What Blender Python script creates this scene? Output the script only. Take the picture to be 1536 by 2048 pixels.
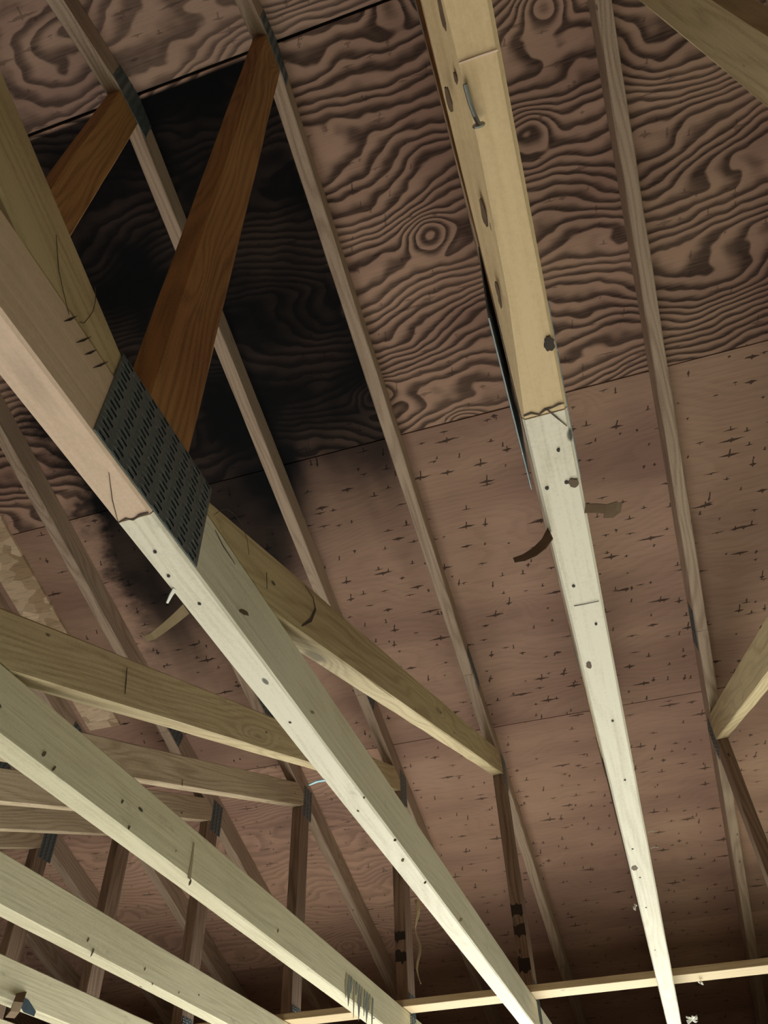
import bpy, bmesh, math, random
from mathutils import Vector, Matrix, noise as mnoise

# ------------------------------------------------------------------ camera, world, light
SC = bpy.context.scene
COL = SC.collection
for o in list(bpy.data.objects):
    bpy.data.objects.remove(o)
H_CAM = 1.90                      # camera height above the floor
Z_CH = 2.44                       # underside of the truss bottom chords
Y_R = 0.43                        # ridge line
SPC = 0.4064                      # truss spacing, 16 inches

Yc = Vector((1461 - 768, 2575 - 1024, 1538)).normalized()
Xc = Vector((7268, -1726, -1538)); Xc -= Xc.dot(Yc) * Yc; Xc.normalize()
Zc = Xc.cross(Yc)
right = Vector((Xc[0], Yc[0], Zc[0])); down = Vector((Xc[1], Yc[1], Zc[1])); fwd = Vector((Xc[2], Yc[2], Zc[2]))
cd = bpy.data.cameras.new('camera'); cd.sensor_width = 36; cd.lens = 36 * 1538 / 2048
cd.clip_start = 0.02; cd.clip_end = 200
cam = bpy.data.objects.new('camera', cd); COL.objects.link(cam)
M = Matrix((right, -down, -fwd)).transposed().to_4x4(); M.translation = (0, 0, H_CAM)
cam.matrix_world = M
SC.camera = cam
SC.view_settings.view_transform = 'Standard'; SC.view_settings.look = 'None'
SC.view_settings.gamma = 1; SC.view_settings.use_curve_mapping = False
SC.view_settings.exposure = -0.2

w = bpy.data.worlds.new('world'); SC.world = w; w.use_nodes = True
w.node_tree.nodes['Background'].inputs[0].default_value = (0.75, 0.86, 0.95, 1)
w.node_tree.nodes['Background'].inputs[1].default_value = 0.5

def area(name, loc, target, sx, sy, power, col):
    l = bpy.data.lights.new(name, 'AREA'); l.shape = 'RECTANGLE'; l.size = sx; l.size_y = sy
    l.energy = power; l.color = col
    o = bpy.data.objects.new(name, l); COL.objects.link(o); o.location = loc
    o.rotation_euler = (Vector(target) - Vector(loc)).to_track_quat('-Z', 'Y').to_euler()
    return o
# sun through an assumed doorway; area lamps added at three assumed openings
sl = bpy.data.lights.new('sun', 'SUN'); sl.energy = 55.0; sl.angle = .01; sl.color = (0.96, 1.0, 0.93)
sun = bpy.data.objects.new('sun', sl); COL.objects.link(sun); sun.location = (2, 9, 7)
sun.rotation_euler = Vector((.0, -1.0, -.46)).to_track_quat('-Z', 'Y').to_euler()
area('daylight_assumed_door', (-.60, 5.55, 1.05), (-.60, 0, 1.6), 1.7, 2.0, 190, (0.94, 1.0, 0.93))  # main light from the far side; doorway assumed, its place set for the light
area('daylight_assumed_side_door', (3.45, 2.6, 1.05), (0, 2.4, 1.7), 2.2, 2.0, 4, (0.93, 1.0, 0.92))  # weak lamp added for the right-hand faces, doorway assumed
area('added_warm_fill_rear', (0.6, -4.7, 1.5), (0, 0, 2.0), 2.2, 1.0, 12, (1.0, 0.86, 0.70))  # warm fill added behind the camera, window assumed

# ------------------------------------------------------------------ helpers
rnd = random.Random(7)
def mesh_obj(name, bm, mat, parent=None, smooth=False):
    me = bpy.data.meshes.new(name); bmesh.ops.recalc_face_normals(bm, faces=bm.faces)
    bm.to_mesh(me); bm.free()
    for m in (mat if isinstance(mat, (list, tuple)) else [mat]): me.materials.append(m)
    if smooth:
        for p in me.polygons: p.use_smooth = True
    o = bpy.data.objects.new(name, me); COL.objects.link(o)
    if parent: o.parent = parent
    return o
def box(bm, lo, hi):
    vs = [bm.verts.new((x, y, z)) for x in (lo[0], hi[0]) for y in (lo[1], hi[1]) for z in (lo[2], hi[2])]
    for f in ((0,1,3,2),(4,6,7,5),(0,4,5,1),(2,3,7,6),(0,2,6,4),(1,5,7,3)):
        bm.faces.new([vs[i] for i in f])
def tag(o, label, cat, group=None):
    o['label'] = label; o['category'] = cat
    if group: o['group'] = group
    return o
def struct(o, label=None):
    o['kind'] = 'structure'
    if label: o['label'] = label
    return o

# ------------------------------------------------------------------ materials
class NT:
    def __init__(s, name):
        s.m = bpy.data.materials.new(name); s.m.use_nodes = True
        s.t = s.m.node_tree; s.b = s.t.nodes['Principled BSDF']
    def n(s, typ, **kw):
        nd = s.t.nodes.new(typ)
        for k, v in kw.items(): setattr(nd, k, v)
        return nd
    def set(s, sock, v):
        if hasattr(v, 'is_output'): s.t.links.new(v, sock)
        else: sock.default_value = v
    def math(s, op, a, b=None, c=None, clamp=False):
        nd = s.n('ShaderNodeMath', operation=op); nd.use_clamp = clamp
        s.set(nd.inputs[0], a)
        if b is not None: s.set(nd.inputs[1], b)
        if c is not None: s.set(nd.inputs[2], c)
        return nd.outputs[0]
    def vmath(s, op, a, b=None):
        nd = s.n('ShaderNodeVectorMath', operation=op); s.set(nd.inputs[0], a)
        if b is not None: s.set(nd.inputs[1], b)
        return nd.outputs[0]
    def noise(s, vec, scale=1, detail=2, rough=.5, dist=0):
        nd = s.n('ShaderNodeTexNoise'); s.set(nd.inputs['Vector'], vec)
        nd.inputs['Scale'].default_value = scale; nd.inputs['Detail'].default_value = detail
        nd.inputs['Roughness'].default_value = rough; nd.inputs['Distortion'].default_value = dist
        return nd.outputs[0]
    def voro(s, vec, scale=1, rand=1.0):
        nd = s.n('ShaderNodeTexVoronoi'); s.set(nd.inputs['Vector'], vec)
        nd.inputs['Scale'].default_value = scale; nd.inputs['Randomness'].default_value = rand
        return nd.outputs['Distance'], nd.outputs['Color']
    def ramp(s, v, lo, hi, a=0.0, b=1.0):
        nd = s.n('ShaderNodeMapRange', interpolation_type='SMOOTHSTEP'); s.set(nd.inputs[0], v)
        for i, x in ((1, lo), (2, hi), (3, a), (4, b)): s.set(nd.inputs[i], x)
        return nd.outputs[0]
    def mix(s, f, a, b, mode='MIX'):
        nd = s.n('ShaderNodeMix', data_type='RGBA', blend_type=mode); s.set(nd.inputs[0], f)
        s.set(nd.inputs[6], (*a, 1) if isinstance(a, tuple) else a)
        s.set(nd.inputs[7], (*b, 1) if isinstance(b, tuple) else b)
        return nd.outputs[2]
    def sep(s, v):
        nd = s.n('ShaderNodeSeparateXYZ'); s.set(nd.inputs[0], v); return nd.outputs
    def comb(s, x, y, z):
        nd = s.n('ShaderNodeCombineXYZ')
        for i, v in enumerate((x, y, z)): s.set(nd.inputs[i], v)
        return nd.outputs[0]
    def bump(s, h, strength=.3, dist=.002):
        nd = s.n('ShaderNodeBump'); s.set(nd.inputs['Height'], h)
        nd.inputs['Strength'].default_value = strength; nd.inputs['Distance'].default_value = dist
        s.t.links.new(nd.outputs[0], s.b.inputs['Normal'])
    def done(s, col, rough=.8, metal=0.0):
        s.set(s.b.inputs['Base Color'], (*col, 1) if isinstance(col, tuple) else col)
        s.set(s.b.inputs['Roughness'], rough); s.b.inputs['Metallic'].default_value = metal
        return s.m

def lumber(name, light, dark, knot=1.0, stripe=.45, spots=1.0, rough=.78):
    """sawn board, local X along the grain"""
    k = NT(name)
    tc = k.n('ShaderNodeTexCoord').outputs['Object']
    rand = k.n('ShaderNodeObjectInfo').outputs['Random']
    off = k.comb(k.math('MULTIPLY', rand, 31.7), k.math('MULTIPLY', rand, 3.1), k.math('MULTIPLY', rand, 5.3))
    p = k.vmath('ADD', tc, off)
    # growth rings, bent round the knots
    kd, kc = k.voro(k.vmath('MULTIPLY', p, (2.3, 9.0, 9.0)), 1.0)
    pick = k.math('GREATER_THAN', k.sep(kc)[0], .62)
    kr = k.math('MULTIPLY', pick, k.ramp(kd, .0, .33, 1.0, 0.0))
    warp = k.noise(k.vmath('MULTIPLY', p, (1.1, 8, 8)), 1.0, 2)
    s = k.sep(p)
    h = k.math('ADD', k.math('MULTIPLY', k.math('ADD', s[2], k.math('MULTIPLY', s[1], .8)), 55.0), k.math('MULTIPLY', warp, 13.0))
    h = k.math('ADD', h, k.math('MULTIPLY', kr, 3.0))
    ring = k.ramp(k.math('ABSOLUTE', k.math('SUBTRACT', k.math('FRACT', h), .6)), .0, .4, 1.0, 0.0)
    fine = k.noise(k.vmath('MULTIPLY', p, (5, 170, 170)), 1.0, 3, .6)
    big = k.noise(k.vmath('MULTIPLY', p, (1.6, 6, 6)), 1.0, 3)
    grit = k.noise(p, 260, 2, .7)
    f = k.math('ADD', k.math('MULTIPLY', ring, stripe), k.math('MULTIPLY', k.math('SUBTRACT', fine, .42), 1.3))
    f = k.math('ADD', f, k.math('MULTIPLY', k.math('SUBTRACT', grit, .5), .9))
    f = k.math('ADD', f, k.math('MULTIPLY', k.math('SUBTRACT', big, .5), 1.3), clamp=True)
    col = k.mix(f, light, dark)
    # knots and their hearts
    heart = k.math('MULTIPLY', pick, k.ramp(kd, .05, .13, 1.0, 0.0))
    col = k.mix(k.math('MULTIPLY', heart, .8 * knot), col, tuple(c * .28 for c in dark))
    # nail holes, scuffs
    sd, scol = k.voro(k.vmath('MULTIPLY', p, (9, 22, 22)), 1.0)
    dot = k.math('MULTIPLY', k.math('GREATER_THAN', k.sep(scol)[1], .72), k.ramp(sd, .05, .09, 1.0, 0.0))
    col = k.mix(k.math('MULTIPLY', dot, .85 * spots), col, (.025, .02, .016))
    sc = k.noise(k.vmath('MULTIPLY', p, (7, 25, 25)), 1.0, 5, .7)
    col = k.mix(k.ramp(sc, .60, .78, 0, .55 * spots), col, tuple(c * .42 for c in dark))
    k.bump(fine, .3, .0015)
    return k.done(col, rough)

M_NEAR = lumber('pine_tan', (.68, .49, .29), (.52, .35, .19), knot=.5, stripe=.15)
M_NEARP = lumber('pine_pinkish', (.72, .51, .40), (.52, .38, .26), knot=.4, stripe=.12, spots=.7)
M_FAR = lumber('pine_pale', (.78, .70, .59), (.54, .46, .35), knot=.8, stripe=.25)
M_FAR2 = lumber('pine_straw', (.68, .60, .44), (.46, .38, .25), knot=.9, stripe=.22, spots=1.1)
M_WEB = lumber('pine_web', (.58, .45, .27), (.38, .27, .15), knot=.8, stripe=.5)
M_POST = lumber('pine_orange', (.42, .20, .07), (.20, .085, .028), knot=.6, stripe=.5, spots=.6)
M_WEBD = lumber('pine_web_brown', (.52, .39, .27), (.30, .21, .13), knot=.8, stripe=.5)
M_VERT = lumber('pine_dark', (.29, .185, .13), (.13, .078, .052), knot=.8, stripe=.6)
M_TOP = lumber('pine_weathered', (.44, .32, .25), (.25, .16, .115), knot=.7, stripe=.5, spots=.7)
M_BRACE = lumber('pine_brace', (.56, .41, .24), (.38, .26, .13), knot=.7, stripe=.3)

def plywood(name):
    k = NT(name)
    pos = k.n('ShaderNodeNewGeometry').outputs['Position']
    oi = k.n('ShaderNodeObjectInfo'); rand = oi.outputs['Random']
    oc = k.n('ShaderNodeSeparateColor'); k.t.links.new(oi.outputs['Color'], oc.inputs[0])
    grain, tone, dash = oc.outputs[0], oc.outputs[1], oc.outputs[2]
    P = k.sep(pos)
    x = k.math('ADD', P[0], k.math('MULTIPLY', rand, 17.3)); y = k.math('MULTIPLY', P[1], 1.054)
    uv = k.comb(x, y, k.math('MULTIPLY', rand, 9.1))
    # veneer figure: contour lines of a height field with knots
    n1 = k.noise(k.vmath('MULTIPLY', uv, (1.5, 3.4, 1)), 1.0, 1.5, .45)
    n2 = k.noise(k.vmath('MULTIPLY', uv, (7.0, 9.0, 1)), 1.0, 2, .5)
    kd, kc = k.voro(k.vmath('MULTIPLY', uv, (3.0, 3.4, 1)), 1.0)
    pick = k.math('GREATER_THAN', k.sep(kc)[0], .45)
    kb = k.math('MULTIPLY', pick, k.ramp(kd, 0.0, .30, 1.0, 0.0))
    h = k.math('ADD', k.math('MULTIPLY', y, 31.0), k.math('MULTIPLY', n1, 17.0))
    h = k.math('ADD', h, k.math('MULTIPLY', n2, 2.2))
    h = k.math('ADD', h, k.math('MULTIPLY', kb, 3.6))
    fr = k.math('FRACT', h)
    line = k.math('MULTIPLY', k.ramp(fr, .10, .72), k.ramp(fr, .82, .97, 1.0, 0.0))
    fibre = k.noise(k.vmath('MULTIPLY', uv, (9, 190, 1)), 1.0, 3, .65)
    band = k.noise(k.vmath('MULTIPLY', uv, (1.1, 4.5, 1)), 1.0, 2)
    blot = k.noise(k.vmath('MULTIPLY', uv, (3.3, 1.6, 1)), 1.0, 3)
    light = k.mix(blot, (.38, .235, .175), (.54, .35, .275))
    light = k.mix(k.ramp(band, .35, .7), light, (.33, .20, .16))
    dark = k.mix(band, (.032, .020, .017), (.085, .052, .042))
    f = k.math('MULTIPLY', line, k.ramp(band, .25, .6, .75, 1.0))
    f = k.math('MULTIPLY', f, grain)
    f = k.math('ADD', f, k.math('MULTIPLY', k.math('SUBTRACT', fibre, .5), .55), clamp=True)
    col = k.mix(f, light, dark)
    heart = k.math('MULTIPLY', pick, k.ramp(kd, .045, .075, 1.0, 0.0))
    col = k.mix(k.math('MULTIPLY', heart, .65), col, (.10, .05, .035))
    # short checks and splits along the face grain, many with a little cross tick
    jog = k.math('MULTIPLY', k.math('SUBTRACT', k.noise(k.vmath('MULTIPLY', uv, (60, 60, 1)), 1.0, 1), .5), .006)
    uvj = k.vmath('ADD', uv, k.comb(jog, jog, 0))
    for S, amp, thr in ((9.0, 1.2, .25), (14.0, .6, .4)):
        vn = k.n('ShaderNodeTexVoronoi', voronoi_dimensions='2D'); vn.inputs['Scale'].default_value = S
        k.set(vn.inputs['Vector'], uvj)
        loc = k.vmath('SUBTRACT', k.vmath('MULTIPLY', uvj, (S, S, 0)), k.vmath('MULTIPLY', vn.outputs['Position'], (S, S, 0)))
        L = k.sep(k.vmath('MULTIPLY', loc, (1 / S, 1 / S, 0)))
        C = k.sep(vn.outputs['Color'])
        ax, ay = k.math('ABSOLUTE', L[0]), k.math('ABSOLUTE', L[1])
        half = k.math('MULTIPLY_ADD', k.math('POWER', C[0], 2.0), .040 * amp, .005)
        thick = k.math('MULTIPLY', k.math('SUBTRACT', 1.0, k.math('DIVIDE', ax, half), clamp=True), .0040 * amp)
        dsh = k.math('LESS_THAN', ay, thick)
        tk = k.math('MULTIPLY', k.math('LESS_THAN', k.math('ABSOLUTE', k.math('ADD', L[0], k.math('MULTIPLY', L[1], .25))), .0021),
                    k.math('LESS_THAN', k.math('ABSOLUTE', k.math('ADD', L[1], k.math('MULTIPLY', k.math('SUBTRACT', C[2], .5), .016))), k.math('MULTIPLY', C[2], .014 * amp)))
        e = k.math('MULTIPLY', k.math('MAXIMUM', dsh, tk), k.math('GREATER_THAN', C[1], thr))
        col = k.mix(k.math('MULTIPLY', e, k.math('MULTIPLY', dash, .85)), col, (.035, .02, .016))
    col = k.mix(1.0, col, k.comb(tone, tone, tone), 'MULTIPLY')
    col = k.mix(1.0, col, (1.32, 1.29, 1.30), 'MULTIPLY')
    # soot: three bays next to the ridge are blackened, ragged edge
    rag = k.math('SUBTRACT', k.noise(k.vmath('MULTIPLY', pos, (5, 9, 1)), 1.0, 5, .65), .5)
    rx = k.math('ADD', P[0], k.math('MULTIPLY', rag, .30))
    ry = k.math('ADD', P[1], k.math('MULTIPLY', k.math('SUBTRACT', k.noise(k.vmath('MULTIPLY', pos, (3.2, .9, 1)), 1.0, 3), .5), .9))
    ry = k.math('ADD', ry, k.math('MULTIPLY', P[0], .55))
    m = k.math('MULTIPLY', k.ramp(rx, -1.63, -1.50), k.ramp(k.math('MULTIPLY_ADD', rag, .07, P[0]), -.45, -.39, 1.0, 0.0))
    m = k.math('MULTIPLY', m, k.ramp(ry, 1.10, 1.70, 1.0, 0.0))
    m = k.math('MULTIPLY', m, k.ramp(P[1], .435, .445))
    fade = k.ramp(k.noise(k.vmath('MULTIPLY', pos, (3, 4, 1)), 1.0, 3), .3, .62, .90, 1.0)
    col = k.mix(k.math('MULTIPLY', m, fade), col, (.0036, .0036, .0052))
    k.bump(fibre, .35, .0015)
    k.b.inputs['Specular IOR Level'].default_value = .15
    return k.done(col, .85)
M_PLY = plywood('plywood_veneer')

def osb(name):
    k = NT(name)
    pos = k.n('ShaderNodeNewGeometry').outputs['Position']
    wv = k.vmath('ADD', pos, k.comb(k.math('MULTIPLY', k.noise(pos, 12, 2), .06), k.math('MULTIPLY', k.noise(pos, 9, 2), .06), 0))
    d, c = k.voro(k.vmath('MULTIPLY', wv, (14, 26, 1)), 1.0)
    v = k.sep(c)[0]
    fib = k.noise(k.vmath('MULTIPLY', pos, (20, 160, 1)), 1.0, 3)
    col = k.mix(v, (.40, .26, .16), (.80, .60, .44))
    col = k.mix(k.ramp(fib, .5, .75, 0, .5), col, (.22, .13, .075))
    k.bump(v, .6, .003)
    return k.done(col, .8)
M_OSB = osb('oriented_strand_board')

def steel(name, col, rough, metal):
    k = NT(name)
    tc = k.n('ShaderNodeTexCoord').outputs['Object']
    sp = k.noise(tc, 60, 4, .7)
    c = k.mix(sp, tuple(a * .72 for a in col), tuple(min(1, a * 1.3) for a in col))
    spark = k.ramp(k.noise(tc, 420, 1), .72, .8)
    c = k.mix(k.math('MULTIPLY', spark, .6), c, (.62, .68, .66))
    k.bump(sp, .25, .001)
    return k.done(c, rough, metal)
M_STEEL = steel('galvanised_steel', (.125, .145, .16), .45, .35)
M_SLOT = steel('slot_shadow_steel', (.018, .019, .02), .7, .3)  # near-black slot floors: shade of the teeth put into the colour

def plain(name, c0, c1, scale=6, rough=.85):
    k = NT(name); tc = k.n('ShaderNodeTexCoord').outputs['Object']
    n = k.noise(tc, scale, 5, .6); k.bump(n, .2, .003)
    return k.done(k.mix(n, c0, c1), rough)
M_CONC = plain('concrete', (.36, .35, .32), (.50, .48, .44), 3)
M_WALL = plain('wall_board', (.16, .13, .10), (.24, .20, .16), 4)
M_DRY = plain('plasterboard', (.60, .58, .53), (.68, .66, .62), 4)
M_GRASS = plain('lawn', (.17, .20, .11), (.27, .30, .17), 12)
M_FELT = plain('roof_felt', (.02, .02, .02), (.05, .05, .05), 20)
M_BARK = plain('bark', (.05, .028, .016), (.17, .10, .055), 90)
M_SHAVE = plain('wood_shaving', (.26, .18, .10), (.50, .38, .23), 60)
M_SHAVE_D = plain('bark_strip', (.13, .08, .045), (.28, .18, .11), 40)
M_PALE = plain('pale_fibre', (.70, .68, .62), (.85, .83, .78), 40)
M_BLUE = plain('blue_plastic', (.30, .48, .58), (.42, .62, .72), 30)
M_INK = plain('blue_black_ink', (.012, .022, .04), (.04, .07, .10), 60)
M_NAIL = steel('nail_steel', (.30, .30, .29), .4, .8)
M_SMUDGE = plain('smudge', (.26, .20, .12), (.40, .33, .21), 60)
M_SLATE = plain('slate_stain', (.09, .105, .11), (.30, .30, .25), 110)
M_HOLE = plain('knot_heart', (.012, .008, .006), (.05, .028, .018), 80)
M_CRACK = plain('crack_dark', (.035, .02, .012), (.09, .055, .03), 80)

# ------------------------------------------------------------------ the setting
bm = bmesh.new(); box(bm, (-6.4, -4.6, -.12), (3.3, 5.45, 0)); struct(mesh_obj('floor', bm, M_CONC), 'grey concrete floor slab of the building')
bm = bmesh.new(); box(bm, (-14, -12, -.2), (12, 14, -.13)); struct(mesh_obj('ground', bm, M_GRASS), 'green lawn around the building')
def wall(name, boxes, label):
    b = bmesh.new()
    for lo, hi in boxes: box(b, lo, hi)
    struct(mesh_obj(name, b, M_WALL), label)
# unseen walls; their door and window openings are assumed, placed for the light
wall('wall_back', [((-6.4, 5.31, 0), (-1.5, 5.45, 2.43)), ((.3, 5.31, 0), (3.3, 5.45, 2.43)), ((-1.5, 5.31, 2.12), (.3, 5.45, 2.43))], 'eave wall with assumed wide open doorway')
wall('wall_front', [((-6.4, -4.6, 0), (-.6, -4.46, 2.43)), ((1.8, -4.6, 0), (3.3, -4.46, 2.43)), ((-.6, -4.6, 0), (1.8, -4.46, .95)), ((-.6, -4.6, 2.05), (1.8, -4.46, 2.43))], 'eave wall with assumed window opening')
wall('wall_right', [((3.16, -4.46, 0), (3.3, 1.4, 2.43)), ((3.16, 3.8, 0), (3.3, 5.31, 2.43)), ((3.16, 1.4, 2.12), (3.3, 3.8, 2.43))], 'end wall with assumed open side doorway')
wall('wall_left', [((-6.4, -4.46, 0), (-6.26, 5.31, 2.43))], 'far end wall')
for nm, x in (('wall_gable_right', 3.16), ('wall_gable_left', -6.40)):
    b = bmesh.new()
    A = [(-4.46, 2.44), (5.31, 2.44), (5.31, 2.50), (Y_R, 4.16), (-4.46, 2.50)]
    lo = [b.verts.new((x, y, z)) for y, z in A]; hi = [b.verts.new((x + .14, y, z)) for y, z in A]
    b.faces.new(lo); b.faces.new(hi)
    for i in range(5): b.faces.new((lo[i], lo[(i + 1) % 5], hi[(i + 1) % 5], hi[i]))
    struct(mesh_obj(nm, b, M_WALL), 'triangular gable wall above the end wall')
def frame(name, boxes, label):
    b = bmesh.new()
    for lo, hi in boxes: box(b, lo, hi)
    struct(mesh_obj(name, b, M_BRACE), label)
frame('trim_1', [((-1.5, 5.27, 0), (-1.46, 5.31, 2.12)), ((.26, 5.27, 0), (.3, 5.31, 2.12)), ((-1.5, 5.27, 2.12), (.3, 5.31, 2.2))], 'timber frame of the assumed wide doorway')
frame('trim_2', [((3.12, 1.4, 0), (3.16, 1.44, 2.12)), ((3.12, 3.76, 0), (3.16, 3.8, 2.12)), ((3.12, 1.4, 2.12), (3.16, 3.8, 2.2))], 'timber frame of the assumed side doorway')
frame('assumed_window_1', [((-.6, -4.46, .95), (-.55, -4.42, 2.05)), ((1.75, -4.46, .95), (1.8, -4.42, 2.05)), ((-.6, -4.46, 2.05), (1.8, -4.42, 2.1)), ((-.6, -4.46, .9), (1.8, -4.42, .95)), ((.57, -4.46, .95), (.63, -4.42, 2.05))], 'open timber frame of the assumed window')

# plasterboard added out of view under the truss ends, keeps the eaves dark
bm = bmesh.new(); box(bm, (-6.26, 3.42, Z_CH - .0135), (3.16, 5.31, Z_CH - .001))
struct(mesh_obj('shade_board', bm, M_DRY), 'plasterboard added out of view to shade the eaves')
# roof deck: felt on top, plywood sheets beneath
SL = 1 / 3.0
NRM = math.sqrt(1 + SL * SL)
def zply(y): return 4.187 - SL * abs(y - Y_R)
b = bmesh.new()
pr = [(-5.0, 0), (Y_R, 0), (5.9, 0)]
lo = [[b.verts.new((x, y, zply(y) + .016)) for y, _ in pr] for x in (-6.6, 3.5)]
hi = [[b.verts.new((x, y, zply(y) + .030)) for y, _ in pr] for x in (-6.6, 3.5)]
for i in range(2):
    b.faces.new((lo[0][i], lo[0][i + 1], lo[1][i + 1], lo[1][i])); b.faces.new((hi[0][i], hi[0][i + 1], hi[1][i + 1], hi[1][i]))
ceiling = struct(mesh_obj('ceiling', b, M_FELT), 'underside of the pitched roof deck above the trusses')

ROWS = [(Y_R, 1.502), (1.502, 2.690), (2.690, 3.880), (3.880, 5.05), (5.05, 5.85)]
X0 = .004                                         # top chord centre line of the overhead truss
def sheet(xa, xb, ya, yb, sgn, grain, tone, dash):
    g = .0016
    bm = bmesh.new()
    n = rnd.uniform(-.0012, .0012)
    ys = (ya + (.004 if ya == Y_R else g), yb - g)
    P = []
    for dz in (0, .0125):
        for yy in ys:
            for xx in (xa + g, xb - g):
                wy = Y_R + sgn * (yy - Y_R)
                P.append(bm.verts.new((xx, wy, zply(wy) + dz + n)))
    for f in ((0,1,3,2),(4,6,7,5),(0,4,5,1),(2,3,7,6),(0,2,6,4),(1,5,7,3)): bm.faces.new([P[i] for i in f])
    o = mesh_obj('plywood_sheet', bm, M_PLY, ceiling)
    o.color = (grain, tone, dash, 1)
    return o
for sgn in (1, -1):
    for r, (ya, yb) in enumerate(ROWS):
        start = -14 if r % 2 == 0 else -17
        for j in range(start, 9, 6):
            xa = X0 + j * SPC; xb = xa + 6 * SPC
            xa, xb = max(xa, -6.5), min(xb, 3.4)
            if xb - xa < .1: continue
            cx = (xa + xb) / 2
            if r == 0: grain, tone, dash = .97, .80, .5
            elif r == 1: grain, tone, dash = .10, .72, 1.0
            elif r == 2: grain, tone, dash = .07, .86, .85
            else: grain, tone, dash = .10, .86, .6
            if cx < -1.6 and r > 0: grain, tone, dash = .30, 1.0, .6
            if sgn < 0: grain, tone = .85, .60
            sheet(xa, xb, ya, yb, sgn, grain, tone, dash)
bm = bmesh.new()
P = []
for dz in (-.012, -.001):
    for yy in (1.0, 2.35):
        for xx in (-2.00 + .02, -1.842): P.append(bm.verts.new((xx, yy, zply(yy) + dz - .001)))
for f in ((0,1,3,2),(4,6,7,5),(0,4,5,1),(2,3,7,6),(0,2,6,4),(1,5,7,3)): bm.faces.new([P[i] for i in f])
op = mesh_obj('osb_patch', bm, M_OSB, ceiling); op['label'] = 'pale strand board patch strip under the plywood'

# ------------------------------------------------------------------ truss parts
def board(name, parent, mat, P0, d, x0, k0, x1, k1, depth=.089, th=.038, flip=False, wane=None, seed=0, jit=.0007):
    """board in the truss plane; P0 = (Y,Z) on its lower edge line, d = direction, ends at x0+k0*z and x1+k1*z"""
    r = random.Random(seed * 977 + 13)
    dy, dz = d; L = math.hypot(dy, dz); dy /= L; dz /= L
    lx = Vector((0, dy, dz)); ly = Vector((1 if flip else -1, 0, 0)); lz = lx.cross(ly)
    hw, c = th / 2, .0028
    n = max(2, int((x1 - x0) / .12))
    bm = bmesh.new(); rings = []
    for i in range(n + 1):
        t = i / n
        x_mid = x0 + (x1 - x0) * t
        wa = wane(x_mid) if wane else 0
        wn = c + wa
        prof = [(-hw + c, 0), (hw - wn * .8, 0), (hw, wn * 1.3), (hw, depth - c), (hw - c, depth), (-hw + c, depth), (-hw, depth - c), (-hw, c)]
        if flip: prof = [(-a_, b_) for a_, b_ in prof]
        ring = []
        for (py, pz) in prof:
            j = jit if 0 < i < n else 0
            xx = (x0 + k0 * pz) * (1 - t) + (x1 + k1 * pz) * t
            ring.append(bm.verts.new((xx, py + r.uniform(-j, j), pz + r.uniform(-j, j))))
        rings.append(ring)
    for i in range(n):
        for q in range(8):
            bm.faces.new((rings[i][q], rings[i][(q + 1) % 8], rings[i + 1][(q + 1) % 8], rings[i + 1][q]))
    bm.faces.new(rings[0]); bm.faces.new(rings[-1])
    o = mesh_obj(name, bm, mat, parent)
    m = Matrix((lx, ly, lz)).transposed().to_4x4(); m.translation = (0, P0[0], P0[1])
    o.matrix_local = m
    return o

PLATES = {}
def plate_mesh(wd, ht):
    key = (wd, ht)
    if key in PLATES: return PLATES[key]
    bm = bmesh.new()
    nx = max(2, round(wd / .0244)); ny = max(3, round(ht / .0076))
    cw, chh = wd / nx, ht / ny; T = .0011
    back = []
    for i in range(nx):
        for j in range(ny):
            x0, y0 = -wd / 2 + i * cw, -ht / 2 + j * chh
            sh = (.0016 if j % 2 else -.0016)
            hx0, hx1 = x0 + cw / 2 + sh - .0056, x0 + cw / 2 + sh + .0056
            hy0, hy1 = y0 + chh * .27, y0 + chh * .73
            o_ = [bm.verts.new((a, b_, T)) for a, b_ in ((x0, y0), (x0 + cw, y0), (x0 + cw, y0 + chh), (x0, y0 + chh))]
            # the lip beside each punched tooth stands a little proud
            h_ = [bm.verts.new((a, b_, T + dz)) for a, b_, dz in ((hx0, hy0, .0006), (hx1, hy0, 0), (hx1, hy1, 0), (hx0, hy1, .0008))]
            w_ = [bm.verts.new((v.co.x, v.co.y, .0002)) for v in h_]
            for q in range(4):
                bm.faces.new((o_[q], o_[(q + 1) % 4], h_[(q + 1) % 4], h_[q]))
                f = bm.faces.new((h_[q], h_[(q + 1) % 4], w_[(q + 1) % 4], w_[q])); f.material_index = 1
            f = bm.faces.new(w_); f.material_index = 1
    bmesh.ops.remove_doubles(bm, verts=bm.verts, dist=1e-5)
    c4 = [(-wd / 2, -ht / 2), (wd / 2, -ht / 2), (wd / 2, ht / 2), (-wd / 2, ht / 2)]
    a = [bm.verts.new((x, y, T)) for x, y in c4]; b_ = [bm.verts.new((x, y, 0)) for x, y in c4]
    for q in range(4): bm.faces.new((a[q], a[(q + 1) % 4], b_[(q + 1) % 4], b_[q]))
    bm.faces.new(b_)
    me = bpy.data.meshes.new('connector_plate'); bm.to_mesh(me); bm.free()
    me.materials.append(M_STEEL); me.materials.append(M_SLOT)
    PLATES[key] = me
    return me
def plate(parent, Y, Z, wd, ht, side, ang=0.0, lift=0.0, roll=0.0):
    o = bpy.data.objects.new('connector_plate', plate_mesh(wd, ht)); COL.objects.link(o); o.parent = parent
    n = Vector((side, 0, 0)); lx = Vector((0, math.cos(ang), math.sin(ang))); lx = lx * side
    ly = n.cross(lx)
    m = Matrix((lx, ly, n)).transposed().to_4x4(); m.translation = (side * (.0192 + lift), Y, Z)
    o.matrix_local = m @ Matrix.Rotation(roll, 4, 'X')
    return o

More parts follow.
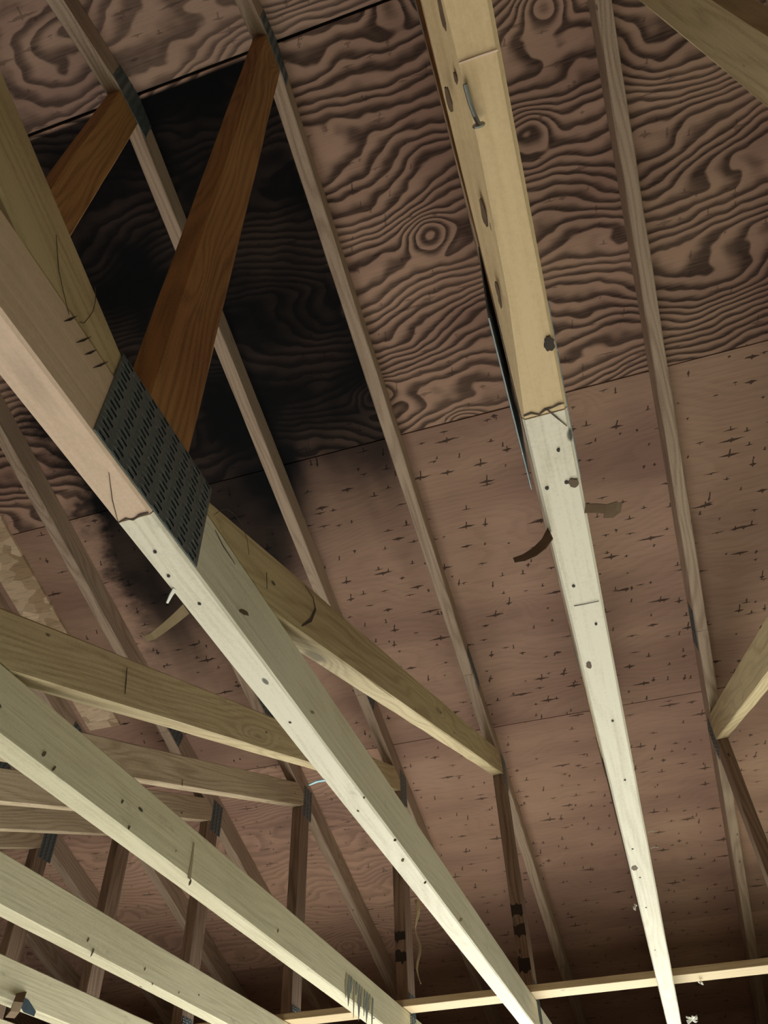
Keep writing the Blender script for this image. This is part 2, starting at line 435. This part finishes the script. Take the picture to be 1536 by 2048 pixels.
CS, SN = 1 / NRM, SL / NRM
U0 = 1.652
LEAN = -.013
def truss(k, label, near_mat=M_NEAR, far_mat=M_FAR, wane=None, full=True):
    root = bpy.data.objects.new('roof_truss', None); COL.objects.link(root)
    root.empty_display_size = .2
    root.location = (.018 + k * SPC, Y_R, Z_CH); root.rotation_euler = (0, LEAN, 0)
    tag(root, label, 'roof truss', 'roof trusses')
    s = 40 + k * 17
    # bottom chord: two boards butted under the centre plate
    board('bottom_chord', root, far_mat, (0, 0), (1, 0), .0088, 0, 4.955, -3.0, th=.040, seed=s, jit=.0003)
    board('bottom_chord', root, near_mat, (0, 0), (-1, 0), -.0072, 0, 4.955, -3.0, th=.040, jit=.0003, seed=s + 1, flip=True, wane=wane)
    for sg in (1, -1):
        fl = sg < 0
        board('top_chord', root, M_TOP, (0, U0), (sg * CS, -SN), .0006, -SL, 1.91 / CS - .0006, 0, seed=s + 2 + sg, flip=fl)
        board('top_chord', root, M_TOP, (0, U0), (sg * CS, -SN), 1.91 / CS + .0006, 0, 5.30 / CS, -SL, seed=s + 5 + sg, flip=fl)
        y_a, y_t, z_t = (.30, 2.39, .855) if sg > 0 else (.24, 2.208, .916)
        dy, dz = y_t - y_a, z_t - .089
        Ld = math.hypot(dy, dz); cs, sn = dy / Ld, dz / Ld
        # cut flush with the chord underside at the top, with the bottom chord at the foot
        a = -CS * cs + SN * sn; b_ = CS * sn + SN * cs
        board('diagonal_web', root, M_WEB if k > -3 else M_WEBD, (sg * y_a, .0895), (sg * dy, dz), 0, -cs / sn * .985, Ld - .002, a / b_, seed=s + 8 + sg, flip=fl)
        yv = y_t + .01
        z1 = .0895 + (yv - y_a) * dz / dy
        board('vertical_web', root, M_VERT, (sg * yv, .0895), (0, 1), 0, 0, z1 - .0905, -dz / dy, seed=s + 11 + sg, flip=fl)
    board('king_post', root, M_POST if k < 1 else M_WEB, (.0445, .0895), (0, 1), 0, 0, U0 - .0148 - .0905, 0, seed=s + 15)
    for side in (1, -1):
        plate(root, .0, .0655, .196, .122, side, 0.0, .0040 if (k == 0 and side < 0) else .00065, -.052 if (k == 0 and side < 0) else 0.0)
        plate(root, 0, 1.69, .16, .105, side)
        for sg in (1, -1):
            yn = 2.375 if sg > 0 else 2.19
            plate(root, sg * yn, U0 - SL * yn + .002, .085, .125, side)
            plate(root, sg * (1.91 + .02), U0 - SL * 1.91 + .035, .17, .062, side, -sg * math.atan(SL))
            plate(root, sg * (yn - .02), .088, .07, .115, side)
    return root

labels = {
    2: 'roof truss beyond the rightmost one, outside the right edge of view',
    1: 'rightmost roof truss, dark upright web at the right edge and bottom chord out of view',
    0: 'roof truss straight overhead, pale bottom chord running top to bottom right of centre',
    -1: 'roof truss with large slotted steel plate and orange king post left of centre',
    -2: 'third roof truss from the right, blue-black stain on its pale bottom chord',
    -3: 'fourth roof truss from the right, pale green bottom chord at lower left',
    -4: 'fifth roof truss from the right, bottom chord in the lower left corner',
    -5: 'sixth roof truss from the right, dark webs seen behind the lower left bottom chords',
    -6: 'seventh roof truss from the right, blue-grey plate near the left edge',
    -7: 'eighth roof truss from the right, only upright web and chord at far left',
    -8: 'ninth roof truss from the right, mostly hidden behind nearer trusses at left',
    -9: 'tenth roof truss from the right, the farthest one at lower left',
}
def wane_A(x):                       # bark edge of the overhead chord, fading towards the splice
    return .012 * min(1, max(0, (x - .02) / .12)) * (1 + .25 * math.sin(x * 9))
T = {}
for k in range(2, -10, -1):
    T[k] = truss(k, labels[k],
                 near_mat=M_NEAR if k != -1 else M_NEARP,
                 far_mat={0: M_FAR, -1: M_FAR}.get(k, M_FAR2),
                 wane=wane_A if k == 0 else None)

# lateral brace: flat 1x4 across the tops of the bottom chords
bm = bmesh.new()
n = 40; L = 4.1; rings = []
r = random.Random(5)
for i in range(n + 1):
    x = -L / 2 + L * i / n
    rings.append([bm.verts.new((x, yy + r.uniform(-.0008, .0008), zz)) for yy, zz in ((-.0435, 0), (.0435, 0), (.0445, .001), (.0445, .018), (.0435, .019), (-.0435, .019), (-.0445, .018), (-.0445, .001))])
for i in range(n):
    for q in range(8): bm.faces.new((rings[i][q], rings[i][(q + 1) % 8], rings[i + 1][(q + 1) % 8], rings[i + 1][q]))
bm.faces.new(rings[0]); bm.faces.new(rings[-1])
br = mesh_obj('lateral_brace', bm, M_BRACE)
br.location = (.35, 2.668, Z_CH + .0900); br.rotation_euler = (0, 0, math.radians(-2.6))
tag(br, 'thin tan board laid flat across the tops of the bottom chords near the bottom', 'brace board')

# ------------------------------------------------------------------ small bits
def strip(name, pts, width, wdir, mat, th=.0012, taper=True):
    """thin curled shaving following pts"""
    bm = bmesh.new(); rings = []
    n = len(pts)
    for i, p in enumerate(pts):
        p = Vector(p); t = i / (n - 1)
        wv = Vector(wdir(t) if callable(wdir) else wdir).normalized()
        ww = width * (1 - .55 * t if taper else 1) / 2
        tan = (Vector(pts[min(i + 1, n - 1)]) - Vector(pts[max(i - 1, 0)])).normalized()
        nn = tan.cross(wv).normalized() * th / 2
        rings.append([bm.verts.new(p + wv * ww + nn), bm.verts.new(p - wv * ww + nn), bm.verts.new(p - wv * ww - nn), bm.verts.new(p + wv * ww - nn)])
    for i in range(n - 1):
        for q in range(4): bm.faces.new((rings[i][q], rings[i][(q + 1) % 4], rings[i + 1][(q + 1) % 4], rings[i + 1][q]))
    bm.faces.new(rings[0]); bm.faces.new(rings[-1])
    return mesh_obj(name, bm, mat, smooth=False)

ROT = Matrix((right, down, fwd)).transposed()
CAMP = Vector((0, 0, H_CAM))
def ray(u, v): return ROT @ Vector((u - 768, v - 1024, 1538))
def at_z(u, v, z): d = ray(u, v); return CAMP + d * ((z - H_CAM) / d.z)
def at_y(u, v, y): d = ray(u, v); return CAMP + d * (y / d.y)
def at_side(u, v, k, side=1, lift=.0004):
    """point on the right (+1) or left (-1) face of truss k, which leans a little"""
    n = Vector((math.cos(LEAN), 0, -math.sin(LEAN)))
    p0 = Vector((.018 + k * SPC, Y_R, Z_CH)) + n * side * (.020 + lift)
    d = ray(u, v); return CAMP + d * ((p0 - CAMP).dot(n) / d.dot(n))
def under(u, v, lift=.0004): return at_z(u, v, Z_CH - lift)
def to_local(k):
    root = T[k]
    m = Matrix.Translation(root.location) @ Matrix.Rotation(LEAN, 4, 'Y')
    return m.inverted()

def ribbon(name, k, pts, width, mat, nrm):
    """flat mark lying on a face of truss k; width in metres, may be a list"""
    bm = bmesh.new(); n = len(pts); rows = []
    for i, p in enumerate(pts):
        tan = (pts[min(i + 1, n - 1)] - pts[max(i - 1, 0)]).normalized()
        wv = tan.cross(nrm).normalized()
        ww = (width[i] if isinstance(width, (list, tuple)) else width) / 2
        rows.append([p + wv * ww, p - wv * ww, p - wv * ww + nrm * .0004, p + wv * ww + nrm * .0004])
    inv = to_local(k)
    vr = [[bm.verts.new(inv @ q) for q in r_] for r_ in rows]
    for i in range(n - 1):
        for q in range(4): bm.faces.new((vr[i][q], vr[i][(q + 1) % 4], vr[i + 1][(q + 1) % 4], vr[i + 1][q]))
    bm.faces.new(vr[0]); bm.faces.new(vr[-1])
    return mesh_obj(name, bm, mat, T[k])
def blob(name, k, centre, rx, ry, axis, mat, nrm, seed=1, th=.0005, n=14):
    """irregular flat patch (knot heart, stain) on a face"""
    r_ = random.Random(seed); axis = axis.normalized(); o2 = nrm.cross(axis)
    inv = to_local(k); bm = bmesh.new(); top = []; bot = []
    for i in range(n):
        a = 2 * math.pi * i / n; f = r_.uniform(.78, 1.12)
        p = centre + axis * (rx * f * math.cos(a)) + o2 * (ry * f * math.sin(a))
        top.append(bm.verts.new(inv @ (p + nrm * th))); bot.append(bm.verts.new(inv @ (p - nrm * .0003)))
    bm.faces.new(top); bm.faces.new(bot)
    for i in range(n): bm.faces.new((top[i], top[(i + 1) % n], bot[(i + 1) % n], bot[i]))
    return mesh_obj(name, bm, mat, T[k])
DN = Vector((0, 0, -1)); RT = Vector((1, 0, 0)); LT = Vector((-1, 0, 0)); AY = Vector((0, 1, 0))
def rib_under(name, k, px, w_, mat): return ribbon(name, k, [under(*p) for p in px], w_, mat, DN)
def rib_side(name, k, px, w_, mat, side=1): return ribbon(name, k, [at_side(*p, k, side) for p in px], w_, mat, RT * side)

# overhead chord: ragged splice joint, saw step, black knot hole, loose knot, bark on the wane, bent nail
rib_under('splice_crack', 0, [(1047, 832), (1062, 826), (1078, 829), (1090, 819), (1104, 815), (1118, 808), (1128, 806)], [.0015, .0022, .0012, .0024, .0014, .002, .001], M_CRACK)
rib_under('crack', 0, [(1093, 818), (1112, 834), (1134, 852)], [.0008, .0012, .0006], M_CRACK)
rib_under('saw_step', 0, [(918, 127), (960, 112), (996, 100)], [.0010, .0013, .0010], M_NEARP)
rib_under('scratch', 0, [(1148, 1212), (1170, 1208), (1198, 1202)], .0008, M_CRACK)
blob('knot_hole', 0, under(1099, 688), .0075, .0045, AY, M_HOLE, DN, 3, n=22)
blob('loose_knot', 0, under(1147, 966), .0062, .0046, AY, M_BARK, DN, 5)
blob('knot', 0, under(1178, 1330), .0075, .0035, AY, M_BARK, DN, 6)
blob('knot', 0, under(1269, 1736), .012, .006, AY, M_BARK, DN, 8)
for q, (u, v) in enumerate(((1094, 976), (1133, 965), (1117, 900), (1147, 1172), (1192, 1248), (1225, 1442), (1250, 1560), (1265, 1698), (1280, 1755), (1292, 1815), (1310, 1900))):
    blob('nail_hole', 0, under(u, v), .0022, .0018, AY, M_HOLE, DN, 20 + q, n=8)
for q, (u, v, rx, ry) in enumerate(((884, 20, .02, .003), (899, 200, .014, .0035), (912, 155, .006, .002), (968, 425, .018, .0035), (986, 455, .010, .003), (996, 580, .014, .0025), (1000, 600, .011, .002))):
    blob('bark_patch', 0, at_z(u, v, Z_CH + .004), rx * .6, ry * .5, AY, M_BARK, Vector((-.55, 0, -.83)), 50 + q, th=.0012)
bm = bmesh.new()
pa, pb, pc = under(930, 168, .003), under(940, 205, .0035), under(950, 232, .004)
inv = to_local(0)
npts = [pa, pb, pc, pc + Vector((.001, .004, -.004))]
rg = []
for i, p in enumerate(npts):
    rr = .0016
    rg.append([bm.verts.new(inv @ (p + Vector((math.cos(a) * rr, 0, math.sin(a) * rr)))) for a in [j * math.pi / 4 for j in range(8)]])
for hr, dy in ((.0042, .0002), (.0042, .0014)):
    rg.append([bm.verts.new(inv @ (npts[-1] + Vector((math.cos(a) * hr, dy, math.sin(a) * hr)))) for a in [j * math.pi / 4 for j in range(8)]])
for i in range(len(rg) - 1):
    for q in range(8): bm.faces.new((rg[i][q], rg[i][(q + 1) % 8], rg[i + 1][(q + 1) % 8], rg[i + 1][q]))
bm.faces.new(rg[0]); bm.faces.new(rg[-1])
o = mesh_obj('bent_nail', bm, M_NAIL, T[0]); o['label'] = 'bent steel nail under the tan board'

# plated truss: splice, marks on the diagonals, nail holes
rib_under('splice_crack', -1, [(236, 1046), (252, 1037), (266, 1040), (280, 1030), (297, 1025)], [.001, .002, .0012, .0026, .0018], M_CRACK)
rib_under('scratch', -1, [(218, 945), (225, 1000), (236, 1043)], [.0005, .0008, .0006], M_CRACK)
for q, (u, v) in enumerate(((310, 1104), (337, 1152), (399, 1208), (580, 1445), (716, 1622), (770, 1740))):
    blob('nail_hole', -1, under(u, v), .0022, .002, AY, M_HOLE, DN, 80 + q, n=8)
for (u, v, s_) in ((140, 638, 1), (166, 680, 1.1), (180, 705, .9), (200, 730, 1.15)):
    rib_side('tooth_mark', -1, [(u - 12 * s_, v + 5 * s_), (u, v + 1), (u + 14 * s_, v - 6 * s_)], [.0004, .0022, .0004], M_HOLE)
rib_side('pencil_mark', -1, [(428, 1030), (440, 1021), (455, 1019), (470, 1030), (484, 1050), (494, 1080), (498, 1110)], .0006, M_CRACK)
rib_side('pencil_mark', -1, [(190, 575), (191, 600), (186, 622), (178, 634), (168, 646), (160, 645)], .0006, M_CRACK)
rib_side('crack', -1, [(112, 470), (117, 540), (128, 590), (138, 630)], [.0004, .0008, .0006, .0004], M_CRACK)
rib_side('crack', -1, [(430, 1060), (446, 1092), (470, 1128)], [.0006, .0014, .0006], M_CRACK)
rib_side('wane_edge', -1, [(604, 1252), (622, 1240), (631, 1218), (626, 1195), (610, 1172)], [.002, .006, .005, .002, .0006], M_CRACK)
rib_side('crack', -1, [(533, 1145), (534, 1178)], .0012, M_HOLE)
for q, (u, v, rx, ry) in enumerate(((488, 1225, .022, .006), (625, 1425, .012, .004), (790, 1680, .016, .004), (805, 1720, .018, .005), (850, 1765, .016, .004), (922, 1840, .03, .005), (728, 1595, .008, .003))):
    blob('knot', -1, at_side(u, v, -1), rx * .6, ry * .55, Vector((0, 1, .5)), M_SMUDGE if q % 2 else M_BARK, RT, 100 + q, n=12)
# stained truss: ink-like stain, drips, old nail pulls
for q in range(11):
    u0 = 692 + q * 5.2; v0 = 1946 + q * 5.0
    ln = 50 + 26 * math.sin(q * 2.7)
    rib_side('ink_stain', -2, [(u0 + 2, v0), (u0, v0 + ln * .5), (u0 - 1, v0 + ln)], [.012, .018 + .006 * math.sin(q * 1.7), .003], M_SLATE if q % 3 else M_SMUDGE)
for q, (u, v, rx, ry) in enumerate(((88, 1508, .010, .005), (108, 1537, .009, .004), (245, 1603, .007, .004), (258, 1655, .007, .004), (352, 1702, .004, .002), (556, 1862, .009, .003), (380, 1765, .012, .005))):
    blob('nail_pull', -2, at_side(u, v, -2), rx * .6, ry * .55, Vector((0, .5, 1)), M_BARK, RT, 130 + q, n=11)
rib_side('drip_stain', -2, [(388, 1685), (384, 1720), (378, 1758)], [.004, .007, .012], M_SMUDGE)
for q, (u, v, rx, ry) in enumerate(((176, 1880, .008, .004), (185, 1905, .014, .004), (290, 1938, .006, .004), (305, 1968, .004, .003), (358, 1985, .004, .003), (398, 1990, .004, .003))):
    blob('nail_pull', -3, at_side(u, v, -3), rx * .65, ry * .6, Vector((0, .4, 1)), M_BARK, RT, 150 + q, n=11)
rib_side('staple_mark', -2, [(254, 1335), (252, 1362), (250, 1388)], [.002, .003, .002], M_CRACK)
rib_side('staple_mark', -3, [(365, 1560), (364, 1572)], [.004, .003], M_CRACK)
# soot bands on the upright webs
def band(k, yv, z0, z1, seed):
    r_ = random.Random(seed); bm = bmesh.new()
    vs = []
    for i in range(6):
        t = i / 5; xx = -.019 + .038 * t
        vs.append((bm.verts.new((xx, yv, z0 + r_.uniform(-.012, .012))), bm.verts.new((xx, yv, z1 + r_.uniform(-.012, .012))),
                   bm.verts.new((xx, yv - .0006, z1)), bm.verts.new((xx, yv - .0006, z0))))
    for i in range(5):
        for q in range(4): bm.faces.new((vs[i][q], vs[i][(q + 1) % 4], vs[i + 1][(q + 1) % 4], vs[i + 1][q]))
    mesh_obj('soot_band', bm, M_HOLE, T[k])
for k, zs in ((-1, ((.335, .365), (.275, .30), (.17, .205))), (-2, ((.30, .325), (.235, .262)))):
    for i, (a, b_) in enumerate(zs): band(k, 2.3105, a, b_, 7 * i + k)

# ------------------------------------------------------------------ loose shavings and bits
def pts_z(px, zs): return [at_z(u, v, z) for (u, v), z in zip(px, zs)]
o = strip('wood_shaving', pts_z([(372, 1218), (352, 1236), (330, 1254), (306, 1272), (292, 1277), (286, 1270)], [Z_CH, 2.437, 2.43, 2.425, 2.422, 2.426]), .013, down * .85 + right * .45 + fwd * .3, M_SHAVE)
tag(o, 'curled tan wood shaving hanging from the chord below the large plate', 'wood shaving')
o = strip('paper_scrap', pts_z([(350, 1178), (342, 1190), (334, 1206)], [Z_CH, 2.436, 2.432]), .006, (.3, 1, .3), M_PALE)
tag(o, 'tiny white scrap above the curled shaving under the large plate', 'scrap')
o = strip('plastic_scrap', pts_z([(652, 1560), (634, 1563), (618, 1570)], [Z_CH, 2.438, 2.436]), .010, (.2, 1, .2), M_BLUE)
tag(o, 'light blue plastic scrap poking out beside the middle chord', 'scrap')
o = strip('bark_strip', pts_z([(1101, 1066), (1088, 1088), (1070, 1104), (1048, 1116), (1028, 1121)], [Z_CH, 2.43, 2.425, 2.423, 2.424]), .016, -down * .8 - right * .2 + fwd * .9, M_SHAVE_D)
tag(o, 'curved dark bark strip hanging left of the overhead chord', 'bark strip')
o = strip('wood_curl', pts_z([(1170, 1017), (1190, 1016), (1212, 1018), (1232, 1012), (1242, 1016), (1228, 1026), (1208, 1027)], [Z_CH, 2.436, 2.432, 2.431, 2.430, 2.430, 2.431]), .010, down * .9 + fwd * .5, M_SHAVE_D, taper=False)
tag(o, 'short dark wood curl sticking out right of the overhead chord', 'wood shaving')
top = at_z(832, 1800, Z_CH)
h1 = [top + Vector((.004 * math.sin(i * 1.1), .0, -.012 * i)) for i in range(13)]
def tw(t): return (math.cos(t * 5), math.sin(t * 5), 0)
o = strip('hanging_bark', h1, .0075, tw, M_SHAVE)
tag(o, 'long thin twisted bark strip hanging from the middle chord', 'bark strip')
def tuft(name, c, size, seed, label):
    r_ = random.Random(seed); bm = bmesh.new()
    for i in range(9):
        d = Vector((r_.uniform(-1, 1), r_.uniform(-1, 1), r_.uniform(-.8, .5))).normalized()
        s_ = d.cross(Vector((.3, .5, .8))).normalized() * size * .16
        p1 = c + d * size * r_.uniform(.4, .7); p2 = p1 + Vector((d.y, -d.x, .3)) * size * r_.uniform(.2, .5)
        u3 = d.cross(s_).normalized() * size * .05
        a = [bm.verts.new(c + q) for q in (s_, -s_, u3)]; b_ = [bm.verts.new(p1 + q) for q in (s_ * .8, -s_ * .8, u3)]; e = bm.verts.new(p2)
        for q in range(3):
            bm.faces.new((a[q], a[(q + 1) % 3], b_[(q + 1) % 3], b_[q])); bm.faces.new((b_[q], b_[(q + 1) % 3], e))
        bm.faces.new(a)
    tag(mesh_obj(name, bm, M_PALE), label, 'fluff')
tuft('fibre_tuft', at_z(1384, 2038, Z_CH), .03, 3, 'white fluffy fibre tuft right of the overhead chord at the bottom edge')
tuft('fibre_tuft', at_z(1400, 1966, Z_CH + .08), .016, 5, 'small pale fibre clump under the flat brace board')
tuft('fibre_tuft', at_z(1270, 1813, Z_CH), .012, 8, 'tiny pale fibre sticking out left of the overhead chord')
for (u, v, du, lab) in ((1297, 1662, 12, 'short pale splinter right of the overhead chord, the upper of two'), (1303, 1694, 14, 'short pale splinter right of the overhead chord, the lower of two')):
    o = strip('splinter', pts_z([(u - 2, v + 3), (u + du * .5, v), (u + du, v + 1)], [Z_CH, 2.4395, 2.439]), .0025, (0, 1, .4), M_PALE)
    tag(o, lab, 'splinter')
# steel hanger tab and blue mark on the corner chord
o = strip('strap_tab', pts_z([(44, 1984), (36, 2005), (30, 2022), (20, 2034)], [Z_CH + .03, Z_CH - .004, Z_CH - .02, Z_CH - .026]), .026, (.35, 1, .1), M_SHAVE_D, th=.004, taper=False)
tag(o, 'dark brown tab hanging from the chord in the lower left corner', 'strap')
rib_side('ink_stain', -4, [(40, 1999), (52, 2012), (70, 2028)], [.018, .03, .012], M_INK)
